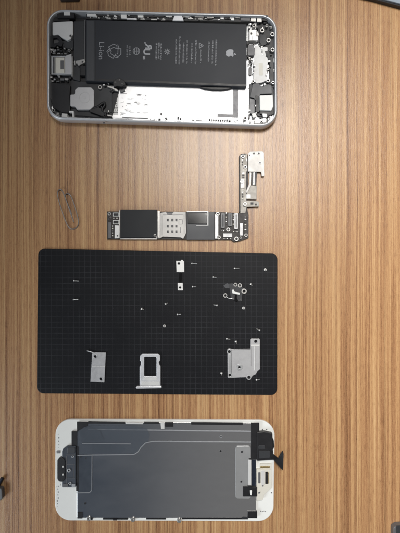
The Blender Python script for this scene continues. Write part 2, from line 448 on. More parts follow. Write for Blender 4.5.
# tiny print too small to read: rows of short glyph strokes
def fine_row(bm, x, y0, y1, h, rr):
    y = y0
    while y < y1:
        wl = rr.uniform(1.6, 5.2); e = min(y + wl, y1)
        while y < e - .3:
            k = rr.random(); sx = -.0244 * (y - 51)
            if k < .55:
                prism(bm, rect(x + sx - h / 2, y, x + sx + h / 2, y + .30), ZB - .01, ZB + .012, 0)
                if k < .3: prism(bm, rect(x + sx + rr.choice([-h / 2, h / 2 - .3]), y + .30, x + sx + h / 2, y + .7), ZB - .01, ZB + .012, 0) if k < .12 else prism(bm, rect(x + sx - h / 2, y + .3, x + sx - h / 2 + .35, y + .72), ZB - .01, ZB + .012, 0)
            else:
                hh = h * .62
                prism(bm, rect(x + sx - h / 2, y, x + sx - h / 2 + hh, y + .32), ZB - .01, ZB + .012, 0)
                prism(bm, rect(x + sx - h / 2 + hh - .3, y + .32, x + sx - h / 2 + hh, y + .66), ZB - .01, ZB + .012, 0)
            y += .86
        y = e + .75
rr = random.Random(11)
for rows in (((127.4, 45, 56.5), (130.0, 46, 55)), ((156.4, 43, 60), (158.7, 42.6, 58.5), (161, 43.5, 60)), ((176.3, 39, 63.7), (179.6, 36.5, 64.5), (183.5, 42.6, 63), (187.0, 40, 63.7)),
             ((192, 43, 63), (195.8, 40, 63.7), (201, 49.6, 63)), ((208.8, 41.5, 62.6), (212.6, 40.4, 63.2), (216.2, 39.5, 66))):
    bm = bmesh.new()
    for x, a, b in rows: fine_row(bm, x, a, b, 1.55, rr)
    link('fine_print', bm, 'print_', B)
stroke_obj('warning_triangle', [(199.2, 42.8, 199.2, 48.2), (199.2, 42.8, 203.6, 45.5), (199.2, 48.2, 203.6, 45.5), (200.4, 45.5, 202.0, 45.5)], ZB, .6)
# fruit emblem, lying on its side like the rest of the print (up is to the right)
def fruit(root):
    bm = bmesh.new(); cx, cy = 230.4, 53.0
    body = []
    def f(u, v): return (cx + v, cy + u)       # u runs down the photo, v to the right
    prof = [(0, 2.4), (1.0, 3.0), (2.2, 3.15), (3.3, 2.5)]
    bite = [(3.55, 2.2), (2.75, 1.4), (2.45, .4), (2.7, -.6), (3.5, -1.25)]
    low = [(3.1, -2.6), (2.2, -3.9), (1.3, -4.4), (.5, -4.15), (0, -4.05), (-.5, -4.15), (-1.3, -4.4), (-2.2, -3.9), (-3.2, -2.6), (-3.85, -1.0), (-3.95, .6), (-3.5, 2.1), (-2.5, 3.0), (-1.2, 3.0)]
    for u, v in prof + bite + low: body.append(f(u, v))
    prism(bm, body, ZB - .01, ZB + .012, 0)
    leaf = [(0.05, 3.3), (.1, 4.3), (.7, 5.2), (1.7, 5.6), (1.75, 4.6), (1.2, 3.7)]
    prism(bm, [f(u, v) for u, v in leaf], ZB - .01, ZB + .012, 0)
    return link('fruit_emblem', bm, 'bright_print', root)
fruit(B)

# --- upper-left modules
part('bracket', 'black', H, rect(57, 11.4, 74, 17.4), 3.0, 5.4, .2)
part('bracket_pad', 'silverwhite', H, rect(64, 11.2, 70, 15), 5.4, 5.8, .1)
part('flex_strip', 'black', H, rect(54, 17.8, 69.5, 21.4), 2.2, 4.0)
part('camera_shield', 'silverwhite', H, rnd([(52.5, 22), (72.8, 20.8), (72.8, 34.2), (70.5, 38.8), (67.5, 40.2), (61.5, 37.2), (58, 34.2), (52.5, 35.2)], 1.0, 3), 2.0, 5.0, .25)
screw_head(H, 70.3, 35.6, 1.5, 4.9, 5.3)
bm = bmesh.new()
prism(bm, rnd([(49.8, 36), (56, 34.8), (60.5, 37.5), (63, 42), (61.5, 46.8), (57, 44.5), (54.5, 47.4), (49.8, 47)], 1.2, 3), 2.0, 4.4, .2, [rnd([(53.2, 38), (57, 37.6), (59.3, 40.6), (57.5, 42.6), (53.2, 43.5)], .8, 3)])
link('camera_flex', bm, 'black', H)
part('camera_flex_pad', 'grey', H, [(53, 37.8), (57.4, 37.3), (59.6, 40.8), (57.6, 43), (53, 43.8)], 1.9, 3.0)
part('flex_link', 'char', H, [(62, 41), (73, 40), (73, 48.5), (63, 48)], 1.9, 3.4)
screw_head(H, 69, 50, 1.6, 2.0, 4.2)
chips(H, [(52.5, 49.6, 2.2, 2), (55.2, 50.2, 1.6, 2.2), (58.2, 49.4, 2, 1.5), (61, 50.6, 2.2, 1.7), (54, 53, 2.8, 1.2), (58.6, 53.2, 3.2, 1.2), (62, 53.4, 1.4, 1.4), (50.6, 52.4, 1, 2.6), (64.5, 48.2, 1.6, 1.3)], 2.0, 4.0, 'connector_pin', ('nickel', 'nickel', 'grey', 'black'))
bm = bmesh.new()
prism(bm, rect(51.2, 55.4, 71.6, 74.5), 2.0, 4.2, .2, [rect(55, 57, 64.6, 72.8)])
link('camera_cage', bm, 'steel', H)
part('camera_plate', 'cream', H, rect(55.3, 57.2, 64.4, 72.6), 2.0, 4.5, .2)
part('camera_window', 'grey', H, rect(60.2, 60.2, 64.0, 69), 4.5, 4.62, .04)
part('cage_flap', 'matte_steel', H, [(65.2, 55.6), (71.4, 53.5), (71.6, 74), (65.2, 74.3)], 4.2, 4.5, .1)
part('cage_rail', 'black', H, rect(49.4, 56, 51, 73), 2, 4.4)
part('cage_rail', 'black', H, rect(53.2, 57, 54.4, 73), 4.2, 4.4)
part('cage_rail', 'nickel', H, rect(71.4, 56, 72.6, 76.5), 2, 4.6)
chips(H, [(51.6, 77, 2.2, 1.6), (55, 78.6, 3, 2.2), (59, 76.6, 1.6, 1.8), (62, 79.2, 4, 2.0), (66.5, 79, 3.6, 1.6), (70, 77.6, 1.8, 2.2), (52.6, 81, 2, 1.5), (57.6, 81.2, 2.6, 1.2)], 2, 3.9, 'connector_pin', ('nickel', 'black', 'nickel', 'grey'))
part('battery_end_block', 'char', H, [(73.6, 21), (84, 21), (84, 59), (80, 60.5), (73.6, 60)], 1.9, 4.5, .2)
part('block_edge', 'grey', H, [(84.2, 20), (85.1, 20), (84.9, 60), (84.0, 60)], 1.9, 4.7, .05)
part('ground_clip', 'nickel', H, rnd([(76, 60.4), (84.6, 58.6), (85, 62.2), (80.5, 64.4), (78.6, 66), (77, 63.2), (75.8, 63.6)], .5, 3), 2, 5.0, .15)
screw_head(H, 82.3, 61.6, 1.3, 4.9, 5.3)
part('ground_clip', 'nickel', H, rect(74, 60.2, 75.4, 65), 2, 4.4)
part('flex_strip', 'black', H, rect(80.2, 65.4, 85.2, 75.2), 2, 4.4)
part('flex_strip', 'char', H, [(72.8, 62), (80, 66.5), (80, 81), (72.8, 79)], 1.9, 3.2)
# --- lower-left
part('speaker_block', 'black', H, rnd([(50, 82), (70, 84), (69.4, 96), (70, 112.6), (62, 112.8), (54, 108), (50, 98)], 2, 4), 1.9, 4.2, .3)
vib = [(75, 89.6), (78, 86.8), (91, 86.8), (94, 90), (94, 106), (90, 109.6), (77, 109.6), (75, 106.4), (70, 106.2), (70, 94.2), (74.8, 94)]
V = part('vibration_motor', 'matte_steel', H, rnd(vib, 1.4, 4), 2.0, 4.4, .3)
bm = bmesh.new(); prism(bm, circ(84.4, 97.4, 5.6, 32), 4.38, 4.50, .05, [circ(84.4, 97.4, 4.9, 32)]); link('pressed_ring', bm, 'matte_steel', V)
bm = bmesh.new(); prism(bm, circ(84.4, 97.4, 1.5, 16), 4.38, 4.48, .05); link('pressed_dot', bm, 'matte_steel', V)
screw_head(H, 100, 87, 2.4, 2.2, 3.6)
screw_head(H, 53.4, 110, 1.8, 1.6, 4.4); screw_head(H, 58, 113.4, 1.3, 1.6, 4.0)
part('contact_tab', 'silverwhite', H, [(61.8, 113), (67.4, 113.6), (67.2, 117.4), (61.6, 116.6)], 1.8, 4.8)
part('contact_tab', 'silverwhite', H, [(69, 110.6), (73.6, 110.8), (73.8, 117.6), (72.2, 117.6), (72, 112.6), (69, 112.4)], 1.8, 4.6)
wirepart('antenna_cable', 'black', H, [(89, 110), (92, 108.4), (98, 107), (104, 102), (105.6, 104.6), (101, 110), (106, 114), (106, 117)], 3.4, .75)
part('cable_boot', 'black', H, rnd([(89, 107.6), (97, 106), (101, 108.4), (105, 113), (104, 116.4), (97, 114), (90, 111.6)], .8, 3), 2.2, 3.9)
part('coax_edge', 'nickel', H, [(105.6, 114), (112, 115.2), (112, 116.4), (105.4, 115.4)], 2.2, 3.4)
part('battery_connector', 'black', H, rnd([(113, 80.6), (118.6, 77.6), (124, 80.6), (126, 84), (121.6, 86.6), (117, 85.8), (113.6, 87)], .8, 3), 2.0, 5.0, .2)
for x, y in ((115.5, 82.2), (119.4, 80), (122.2, 83.4)): screw_head(H, x, y, .8, 4.9, 5.2, 'contact', 'nickel')
part('connector_clip', 'nickel', H, [(107.6, 85.2), (113, 86.6), (117.4, 89), (118.6, 91.4), (115, 90.6), (112.4, 88.4), (107.4, 86.8)], 2.2, 3.6)
part('connector_clip', 'grey', H, [(119, 88), (124, 86.4), (125, 90.6), (120.4, 92.6)], 1.4, 2.4)

# --- side key strip along the upper edge
dk = 4.2
for pts, m in (([(87, 13.6), (96, 13.9), (96, 16.4), (87, 16)], 'silverwhite'), ([(120.6, 13.6), (126.8, 13.8), (126.8, 18.4), (121, 18.2)], 'silverwhite'),
               ([(137.4, 14.0), (143.4, 14.2), (143.4, 17.4), (138, 17.2)], 'silverwhite'), ([(106.4, 17.4), (110.6, 17.5), (110.6, 18.9), (106.4, 18.8)], 'nickel'),
               ([(112.4, 17.7), (117, 17.8), (117, 19.0), (112.4, 18.9)], 'nickel'), ([(126.8, 17.9), (136.6, 18.1), (136.6, 19.5), (126.8, 19.3)], 'plate'),
               ([(140.4, 18.2), (145, 18.3), (145, 19.5), (140.4, 19.4)], 'nickel'), ([(151, 18.5), (157, 18.6), (157, 19.9), (151, 19.8)], 'nickel'),
               ([(161, 18.8), (165.4, 18.9), (165.4, 20.2), (161, 20.1)], 'nickel'), ([(166, 14.8), (172, 15), (172, 16.8), (166, 16.6)], 'silverwhite'),
               ([(174.6, 14.8), (182, 15), (183.6, 20.6), (172.4, 20.4)], 'traymat'), ([(183.4, 15), (189.6, 15.2), (189.6, 17.2), (183.6, 17)], 'silverwhite'),
               ([(188, 17.8), (193, 17.9), (193, 19), (188, 18.9)], 'nickel'), ([(195, 15.8), (204, 16), (204, 17.2), (195, 17)], 'nickel'),
               ([(198, 18.2), (203, 18.3), (203, 19.4), (198, 19.3)], 'nickel'), ([(207, 16.4), (214, 16.6), (214, 17.6), (207, 17.4)], 'nickel'),
               ([(213, 18.6), (219, 18.7), (219, 19.8), (213, 19.7)], 'grey'), ([(220.4, 16.4), (223.8, 16.5), (223.8, 19), (220.4, 18.9)], 'silverwhite'),
               ([(231, 15.6), (234, 15.7), (234, 20.2), (231, 20.1)], 'silverwhite'), ([(235.4, 15.8), (240, 15.9), (240, 18), (235.4, 17.9)], 'nickel'),
               ([(241, 16.6), (250, 16.8), (250, 20.6), (241, 20.4)], 'grey'), ([(251, 16), (256, 16.2), (256, 21.4), (251, 21.2)], 'nickel'),
               ([(262, 17.4), (267, 17.8), (267, 20.8), (262, 20.4)], 'pcb'), ([(257, 17.2), (261.6, 17.4), (261.6, 21.8), (257, 21.6)], 'nickel')):
    part('key_contact', m, H, pts, dk, dk + random.uniform(.35, .9), .08)
multi('key_flex', 'black', H, [seg(98, 15.2, 119, 15.7, 1.5), seg(128, 15.8, 137, 16, 1.4), seg(144.6, 16, 164, 16.6, 1.6), seg(190.6, 16.2, 194, 16.3, 1.4), seg(205, 18.4, 212, 18.6, 1.6), seg(224.6, 18.2, 230.4, 18.4, 1.6)], dk, dk + .4)
chips(H, [(100 + i * 5.3 + random.uniform(-1, 1), 17.6 + i * .05 + random.uniform(-.6, .6), random.uniform(.7, 2), random.uniform(.5, 1)) for i in range(26)], dk, dk + .35, 'key_solder', ('nickel', 'char', 'silverwhite'))

# --- right end
part('bright_floor', 'steel', H, [(247.4, 25), (258, 22), (259, 47), (262, 84), (254, 84), (249, 88), (247.3, 88)], 1.0, 1.6)
part('connector_box', 'nickel', H, rect(249, 29.4, 256.8, 40.4), 1.6, 4.6, .2)
screw_head(H, 251.4, 33, 1.5, 4.5, 4.9)
part('connector_box', 'steel', H, rect(252.4, 36, 258, 40.2), 4.6, 4.9)
part('connector_box', 'grey', H, rnd(rect(247.6, 44.6, 254.4, 55.4), .8, 3), 1.6, 4.0, .2)
part('flex_strip', 'black', H, rect(245.6, 40.8, 249, 44.4), 1.6, 3.6)
part('flex_strip', 'black', H, rect(247.2, 52.4, 249.4, 57), 1.6, 3.6)
screw_head(H, 250.4, 58.8, 1.6, 1.6, 4.2); screw_head(H, 254.2, 25.2, 2.1, 1.6, 4.6); screw_head(H, 253.8, 44.4, 1.2, 1.6, 4.4)
part('gasket', 'grey', H, rnd(rect(248.4, 66.8, 252, 75.4), 1.6, 5), 1.6, 2.4)
part('dock_plate', 'dock', H, rnd([(254.8, 46), (259.4, 44.6), (260, 46.8), (267.6, 46.8), (268, 62), (267.4, 66), (267.2, 80), (262, 82.4), (256.6, 83.2), (253.4, 80), (253.4, 62), (255, 60)], .6, 3), 1.6, 3.2, .15)
part('dock_tape', 'cream', H, [(258.6, 63), (262.6, 63), (262.8, 75), (259, 75)], 3.2, 3.34, .03)
for x, y, r in ((262.2, 30.2, 2.5), (272.4, 34, 2.4), (268.6, 40, 2.5), (272.6, 49.4, 2.3), (267, 25.6, 1.6), (271, 27, 1.4), (268.2, 68.4, 1.5), (253.2, 81, 1.8), (268.2, 80.4, 2.1), (273, 82.4, 1.8)):
    screw_head(H, x, y, r, 2.4, 4.5)
part('flex_strip', 'char', H, [(260, 33.6), (266, 35), (267, 44), (262, 46), (259.6, 42)], 2.6, 3.4)
part('flex_strip', 'black', H, [(265, 51), (269.4, 50), (270.6, 61), (269, 61.4)], 1.6, 3.5)
part('flex_strip', 'char2', H, rnd([(253, 84), (258, 82.6), (262, 86.8), (268, 84), (271.6, 85), (272, 93.5), (260, 94), (258.6, 104), (254, 98), (250, 97)], .8, 3), 2.6, 3.7)
part('loudspeaker_box', 'white', H, rnd([(259.6, 95), (272.8, 94.6), (273.2, 106), (271.4, 110.6), (259.8, 110)], .9, 4), 2.6, 4.9, .3)
part('jack_bracket', 'grey', H, [(249.6, 98.4), (254.8, 99.4), (254.8, 114), (249, 113)], 2.6, 3.6, .1)
part('flex_strip', 'black', H, [(255.6, 95), (259, 96), (259.2, 112), (255.6, 112)], 2.6, 3.9)
part('flex_strip', 'black', H, [(260, 111), (272, 111.2), (272.4, 114.4), (267, 116), (260, 113.6)], 2.6, 3.8)
part('contact_tab', 'white', H, rnd([(252, 113.4), (255.6, 112.6), (257, 116.4), (253, 117.6)], .6, 3), 2.6, 4.2)
part('contact_tab', 'white', H, rnd([(262, 113), (267, 113.6), (267.4, 117.2), (263, 117)], .7, 3), 2.6, 4.3)
part('contact_tab', 'nickel', H, rnd([(254, 119), (260, 119.4), (260.4, 123), (255, 122.8)], .9, 3), 1.6, 4.2)
part('contact_tab', 'nickel', H, rnd([(262, 118.2), (266.6, 118), (266.4, 122), (262.4, 122.6)], .9, 3), 1.6, 4.2)
screw_head(H, 245.2, 118, 2.0, 1.4, 3.4); screw_head(H, 261.4, 121.4, 1.2, 1.6, 4.6)
chips(H, [(250.6, 120.6, 1.8, 1.6), (249.2, 116.4, 1.5, 2.4), (268.6, 119, 1.6, 2), (270.4, 116.6, 1.4, 1.6), (257.4, 27.2, 2.2, 2), (249.4, 27, 2, 1.8), (258, 34, 1.4, 3), (265, 22.6, 3, 1.2), (274, 60, .9, 4), (274, 70, .9, 3)], 1.6, 3.8, 'connector_pin', ('nickel', 'black', 'silverwhite'))
rs = random.Random(21)
def clutter(poly_rects, n, z0, zr, ms):
    for i in range(n):
        x0, y0, x1, y1 = rs.choice(poly_rects)
        x, y = rs.uniform(x0, x1), rs.uniform(y0, y1); w, h = rs.uniform(.7, 2.4), rs.uniform(.6, 1.9)
        a = rs.choice((0, 0, .1, -.2, .6)); ca, sa = math.cos(a), math.sin(a)
        pts = [(x + ca * u - sa * v, y + sa * u + ca * v) for u, v in ((-w / 2, -h / 2), (w / 2, -h / 2), (w / 2, h / 2), (-w / 2, h / 2))]
        part('connector_pin', rs.choice(ms), H, pts, z0, z0 + rs.uniform(*zr), .06)
clutter([(248, 23, 258, 29), (257, 40, 262, 52), (247.6, 56, 255, 66), (252, 60, 256, 80), (266, 55, 270, 84), (258, 26, 270, 32), (262, 50, 272, 56)], 46, 2.4, (.6, 2.0), ('black', 'char', 'nickel', 'grey', 'steel'))
clutter([(249, 112, 268, 121), (249, 98, 258, 114), (253, 82, 274, 88)], 30, 2.4, (.5, 1.8), ('black', 'black', 'nickel', 'char', 'silverwhite'))
clutter([(50, 46, 72, 55), (50, 75, 72, 83), (73, 60, 84, 66), (50, 108, 62, 116), (100, 82, 116, 92), (50, 17, 86, 21), (96, 104, 112, 116), (49.6, 36, 52, 82)], 84, 2.1, (.6, 2.0), ('black', 'char', 'nickel', 'grey', 'steel'))
clutter([(90, 14, 160, 18), (160, 15.6, 250, 19.4)], 60, 4.2, (.2, .8), ('black', 'char', 'nickel', 'silverwhite', 'grey'))
clutter([(150, 118.2, 212, 120.4), (216, 119.6, 244, 121.4)], 12, 1.36, (.3, 1.2), ('char', 'grey', 'steel', 'black'))
# antenna bands across the rim
part('antenna_band', 'char2', H, [(266.2, 15.0), (268.2, 15.1), (268.2, 16.9), (266.2, 16.8)], 6.2, 6.42, .02)
part('antenna_band', 'char2', H, [(103, 123.2), (105, 123.3), (105, 121.8), (103, 121.7)], 6.2, 6.42, .02)

# ================================================================== LOGIC BOARD
LB = thing('logic_board', 'L-shaped phone circuit board with black shield and card reader, lying above the black mat', 'circuit board', P(185, 226, 0))
part('board', 'pcb', LB, [(107, 211.4), (215, 211.8), (239.2, 213), (239.2, 156), (241, 153.8), (246.5, 153.6), (248, 158), (248, 186), (247, 207), (248.4, 215), (248.4, 238), (240, 241), (234, 242), (231, 239.8), (107, 239.2)], .5, 1.4, .1)
part('shield_cover', 'shieldtape', LB, rect(120.4, 209.6, 157.2, 237.8), 1.4, 2.5, .15)
part('shield_rim', 'nickel', LB, [(120, 238.1), (157.2, 238.1), (157.2, 239.4), (120, 239.3)], 1.2, 2.0, .06)
part('shield_rim', 'nickel', LB, [(157.5, 210.6), (159.8, 210.8), (159.8, 238.2), (157.5, 238.2)], 1.2, 2.1, .06)
part('shield_rim', 'nickel', LB, [(119.2, 210), (120.1, 210), (120.1, 238), (119.2, 238)], 1.2, 1.9, .05)
screw_head(LB, 109.2, 213.8, 1.9, 1.4, 2.0); screw_head(LB, 110.4, 217.4, .9, 1.4, 1.8)
bm = bmesh.new()
for y in (212.6, 220.2): prism(bm, rect(113, y, 119, y + 3.8), 1.4, 1.8, .04, [rect(113.5, y + .5, 118.5, y + 3.3)])
link('socket_rim', bm, 'silverwhite', LB)
multi('socket', 'black', LB, [rect(113.7, 213.3, 118.3, 215.7), rect(113.7, 220.9, 118.3, 223.3)], 1.4, 1.65, .04)
part('connector_pad', 'silverwhite', LB, [(115, 225), (119, 225.4), (119, 238), (114.8, 238.4)], 1.4, 1.9, .08)
screw_head(LB, 117.4, 235.8, 1.0, 1.9, 2.1, 'mounting_hole', 'steel', .7)
part('board_connector', 'grey', LB, rect(108, 222, 111.2, 238), 1.4, 2.1, .1)
chips(LB, [(112.6, 226 + i * 2.4, 1.2, 1.3) for i in range(5)] + [(108.6, 219, 1.2, .9), (113.8, 218.2, 1.4, .9), (117, 218.2, 1.4, .9)], 1.4, 1.8, 'capacitor', ('nickel', 'cream', 'grey'))
for x, y in ((155, 235.2), (157.2, 237)): screw_head(LB, x, y, 1.5, 2.0, 2.8)
# card reader
R = part('card_reader', 'readertin', LB, [(160, 213), (166, 211.6), (167, 213.4), (171.6, 213.4), (174, 211.6), (185.6, 212), (186, 233), (184.6, 236.2), (183.2, 238.8), (180.6, 237.4), (163, 236.6), (160, 238.2)], 1.2, 2.9, .12)
bm = bmesh.new()
for i, x in enumerate((168, 172.3, 176.6)):
    for j, y in enumerate((220.2, 226.2, 231.8)):
        prism(bm, rect(x - 1.0, y - 1.3, x + .9, y + 1.1), 2.9, 2.94, 0)
        prism(bm, rect(x - .3, y - .8, x + .9, y + .5), 2.94, 3.05, 0, mi=1)
link('contact_slot', bm, ['char', 'grey'], R)
multi('reader_line', 'grey', R, [seg(162, 215.6, 162, 235.4, .4), seg(184, 214, 184, 234, .4), seg(179, 219.4, 182.4, 219.6, .4), seg(179, 219.4, 179, 224, .4), seg(182.4, 219.6, 182.4, 224, .4), seg(179, 224, 182.4, 224, .4), seg(180.6, 227, 180.6, 233, .5), seg(163, 214.8, 183, 214.6, .35)], 2.9, 2.95, 0)
part('reader_latch', 'grey', R, rnd([(166.6, 212.4), (172.6, 212.6), (172, 214.6), (167.4, 214.4)], .4, 2), 2.9, 3.1, .05)
# second shield with glossy chip
S2 = part('shield_cover', 'char2', LB, rect(186.4, 211.8, 214.6, 239.8), 1.4, 2.2, .12)
S2['label'] = 'dark grey shield with glossy chip'
part('glossy_chip', 'gloss', S2, rnd(rect(187.6, 212.8, 207, 223.8), .6, 3), 2.2, 2.7, .15)
multi('chip_outline', 'silverwhite', S2, [seg(186.6, 211.4, 208.4, 211.4, .7), seg(207.9, 211.6, 207.9, 225.6, .8), seg(196, 225.3, 208, 225.3, .5)], 2.2, 2.5, .04)
part('shield_rim', 'silverwhite', LB, rect(215.2, 214, 218.4, 238.6), 1.4, 2.4, .1)
for x, y, r in ((217.8, 213.8, 2.2), (218.8, 237.4, 2.2), (228.4, 229.4, 2.3), (246, 235.2, 1.9), (236.4, 238.8, 2.6), (240.8, 237.6, 1.3)): screw_head(LB, x, y, r, 1.4, 2.4)
for x0, x1, y1, m in ((220.8, 224.8, 228, 'grey'), (228.2, 232, 226, 'grey'), (234.2, 238, 229, 'matte_steel')):
    c = part('board_connector', m, LB, rnd(rect(x0, 213, x1, y1), .5, 2), 1.4, 2.4, .12)
    part('connector_slot', 'char', c, rect(x0 + 1.4, 214.4, x1 - 1.4, y1 - 1.4), 2.4, 2.46, .02)
part('board_connector', 'matte_steel', LB, rect(223, 233.4, 232.2, 237.2), 1.4, 2.3, .1)
part('board_connector', 'matte_steel', LB, rect(240, 223, 243, 235.6), 1.4, 2.4, .1)
chips(LB, [(226.4, 213 + i * 2.1, 1.2, 1.1) for i in range(6)] + [(233.2, 215 + i * 2.3, .9, 1.3) for i in range(5)] + [(221.6 + i * 1.9, 230.6, 1.1, 1) for i in range(3)] + [(233.6 + i * 1.7, 231.6, 1, 1.1) for i in range(4)] + [(224 + i * 1.7, 238.4, 1, .9) for i in range(5)] + [(245.4, 217 + i * 2.5, 1.6, 1.2) for i in range(6)], 1.4, 1.8, 'capacitor', ('nickel', 'char', 'cream', 'grey'))
# upright arm
part('arm_plate', 'arm', LB, [(240.2, 155), (247.2, 154), (247.4, 170.6), (246, 172), (246, 199), (246.6, 206.6), (245.4, 213), (240.4, 213)], 1.4, 1.8, .08)
part('arm_edge', 'char', LB, rect(239.4, 157, 240.3, 212), 1.4, 2.1, .05)
head = part('bracket_plate', 'readertin', LB, rnd([(248, 153.2), (250, 151.4), (262.4, 151), (264, 153), (264.2, 170), (264.6, 176), (261.6, 176.2), (261, 171.8), (248, 171.6)], .6, 3), 1.4, 2.2, .12)
screw_head(head, 254, 153.4, 1.4, 2.2, 2.45, 'mounting_hole', 'nickel', .75); screw_head(head, 260, 162.8, 1.7, 2.2, 2.5, 'mounting_hole', 'nickel', .5); screw_head(head, 258.8, 153.4, 1.6, 2.2, 2.4, 'mounting_hole', 'nickel', .6)
for x, y, r in ((243, 156.2, 2.0), (245.2, 166.8, 2.0), (242, 181.4, 2.1), (245, 203.8, 2.1)): screw_head(LB, x, y, r, 1.8, 2.6)
part('arm_chip', 'readertin', LB, rect(240.6, 178.4, 244.6, 188), 1.8, 2.2, .08)
part('flex_strip', 'char', LB, [(251.8, 171.8), (257, 171.8), (256.4, 185.4), (251.6, 185.4)], .6, 1.5)
part('flex_line', 'nickel', LB, [(253.6, 172), (254.8, 172), (254.4, 185), (253.4, 185)], 1.5, 1.7, .04)
part('arm_block', 'arm', LB, [(251, 185.4), (256.8, 185.6), (256.6, 199.4), (246.2, 199.2), (246.4, 194)], .6, 1.9, .1)
part('arm_strip', 'readertin', LB, [(247, 193), (251, 185), (251.6, 172.4), (249.4, 172.2), (249, 184), (245.6, 192)], 1.4, 1.9, .06)
part('arm_step', 'silverwhite', LB, rect(246.4, 194.4, 250.4, 198.2), 1.9, 2.1, .05)
foot = part('bracket_plate', 'arm', LB, [(244, 200.6), (257, 201), (259, 202.2), (259, 206.4), (247, 206.8), (243.4, 206)], 1.9, 2.4, .1)
chips(foot, [(252, 203.4, 3, 2), (256, 204.4, 1.6, 1.6)], 2.4, 2.5, 'plate_slot', ('char', 'black'))
chips(LB, [(242.4, 160 + i * 2.2, 1.3, 1.2) for i in range(3)] + [(243.4, 171 + i * 2.1, 2.2, 1.2) for i in range(4)] + [(242.6, 190 + i * 2.2, 1.6, 1.2) for i in range(5)] + [(246.6, 160, .8, 3), (249.4, 155.4, 1, 1.4)], 1.8, 2.1, 'capacitor', ('nickel', 'char', 'black', 'cream'))

# ================================================================== PAPER CLIP
PC = thing('paper_clip', 'thin dull wire paper clip lying on the wood left of the circuit board', 'paper clip', P(68, 210, 0))
cp = [(71.8, 214.6), (67.0, 201.6), (64.8, 196.4), (66.4, 193.2), (69.8, 194.0), (72.2, 198.6), (78.4, 217.6), (78.8, 224.4), (75.6, 228.8), (70.4, 229.2), (66.8, 224.4), (59.2, 203.2), (57.2, 193.6), (58.4, 189.4), (61.6, 189.2), (64.2, 194.2), (73.6, 222.0)]
zz = [.5] * 12 + [.7, .9, 1.1, 1.3, 1.3]
wirepart('wire', 'wire', PC, cp, zz, .31, 3, 8)

# ================================================================== MAT
MT = thing('work_mat', 'black rectangular mat with rounded corners and a faint grid, strewn with screws', 'work mat', P(157, 322, 0))
mp = rnd([(38.2, 248.4), (277.6, 253.4), (277.4, 395.2), (36.8, 393.4)], 6.5, 8)
bm = bmesh.new(); loft(bm, outline_mm(mp, .9), [(.1, 0.0), (0, .15), (0, .65), (.12, .85), (.3, .9)]); mo = link('mat_sheet', bm, 'mat', MT)
ZM = .92
# ---- plates on the mat
SP = thing('shield_plate', 'small grey rectangular metal plate with two holes and a thin prong at one corner', 'metal plate', P(98, 367, .9))
bm = bmesh.new()
prism(bm, [(93.6, 352.2), (105.9, 352.5), (104.4, 382.3), (90.5, 381.8), (92.2, 353.6)], ZM + .15, ZM + .55, .08, [circ(95.2, 356.6, 1.35, 14), circ(101, 379, 1.35, 14)])
link('plate', bm, 'matte_steel', SP)
wirepart('prong', 'steel', SP, [(86.8, 350.7), (90, 351.6), (94.2, 352.8)], ZM + .6, .3, 1)
part('fold_line', 'silverwhite', SP, [(91.9, 366.0), (105.1, 366.4), (105.1, 367), (91.9, 366.6)], ZM + .55, ZM + .66, .03)
bm = bmesh.new()
for x, y in ((95.2, 356.6), (101, 379)): prism(bm, circ(x, y, 2.1, 16), ZM + .5, ZM + .68, .04, [circ(x, y, 1.4, 14)])
link('hole_rim', bm, 'steel', SP)

ST = thing('card_tray', 'silver card tray with a rectangular opening lying on the black mat', 'card tray', P(149, 371, .9))
def tp(x, y): return (x / 4.444 + 80, y / 4.444 + 340)
to = [tp(*p) for p in ((268, 70), (277, 62), (346, 62), (355, 70), (355, 92), (350, 99), (352, 110), (357, 118), (357, 205), (266, 205), (266, 120), (271, 109), (272, 98), (267, 91))]
bm = bmesh.new()
prism(bm, to, ZM, ZM + 1.0, .18, [rnd([tp(285, 76), tp(340, 76), tp(340, 162), tp(285, 162)], .7, 3)])
link('tray_body', bm, 'traymat', ST)
part('tray_face', 'traymat', ST, rnd([tp(248, 207), tp(362, 206), tp(362, 215), tp(248, 217)], .9, 4), ZM, ZM + 1.7, .2)
part('tray_step', 'silverwhite', ST, [tp(283, 167), tp(341, 167), tp(341, 180), tp(283, 180)], ZM + 1.0, ZM + 1.12, .05)
part('tray_step', 'silverwhite', ST, [tp(272, 186), tp(351, 186), tp(351, 202), tp(272, 202)], ZM + 1.0, ZM + 1.18, .05)

BP = thing('shield_plate', 'large grey square metal plate with a raised arm and several screw holes', 'metal plate', P(242, 360, .9))
def bp_(x, y): return (x / 6.667 + 215, y / 6.667 + 330)
bo = [bp_(*p) for p in ((84, 130), (92, 124), (108, 126), (112, 128), (236, 126), (236, 64), (242, 58), (294, 58), (299, 64), (299, 262), (284, 274), (272, 296), (252, 306), (242, 322), (226, 332), (212, 326), (206, 316), (106, 320), (90, 320), (86, 312))]
bm = bmesh.new()
prism(bm, bo, ZM + .15, ZM + .6, .1, [circ(*bp_(96, 145), 1.4, 14), circ(*bp_(272, 76), 1.5, 14), circ(*bp_(100, 302), 1.35, 14), circ(*bp_(226, 317), 1.5, 14), circ(*bp_(163, 249), 1.2, 14)])
link('plate', bm, 'matte_steel', BP)
bm = bmesh.new()
for x, y, r in ((96, 145, 2.3), (272, 76, 2.4), (100, 302, 2.2), (226, 317, 2.4)): prism(bm, circ(*bp_(x, y), r, 18), ZM + .55, ZM + .72, .04, [circ(*bp_(x, y), 1.55, 14)])
prism(bm, circ(*bp_(163, 249), 3.3, 24), ZM + .55, ZM + .8, .1, [circ(*bp_(163, 249), 1.3, 14)])
link('hole_rim', bm, 'steel', BP)
multi('fold_line', 'silverwhite', BP, [[bp_(238, 99), bp_(298, 99), bp_(298, 108), bp_(238, 108)], [bp_(262, 110), bp_(267, 110), bp_(267, 268), bp_(262, 272)]], ZM + .6, ZM + .85, .06)
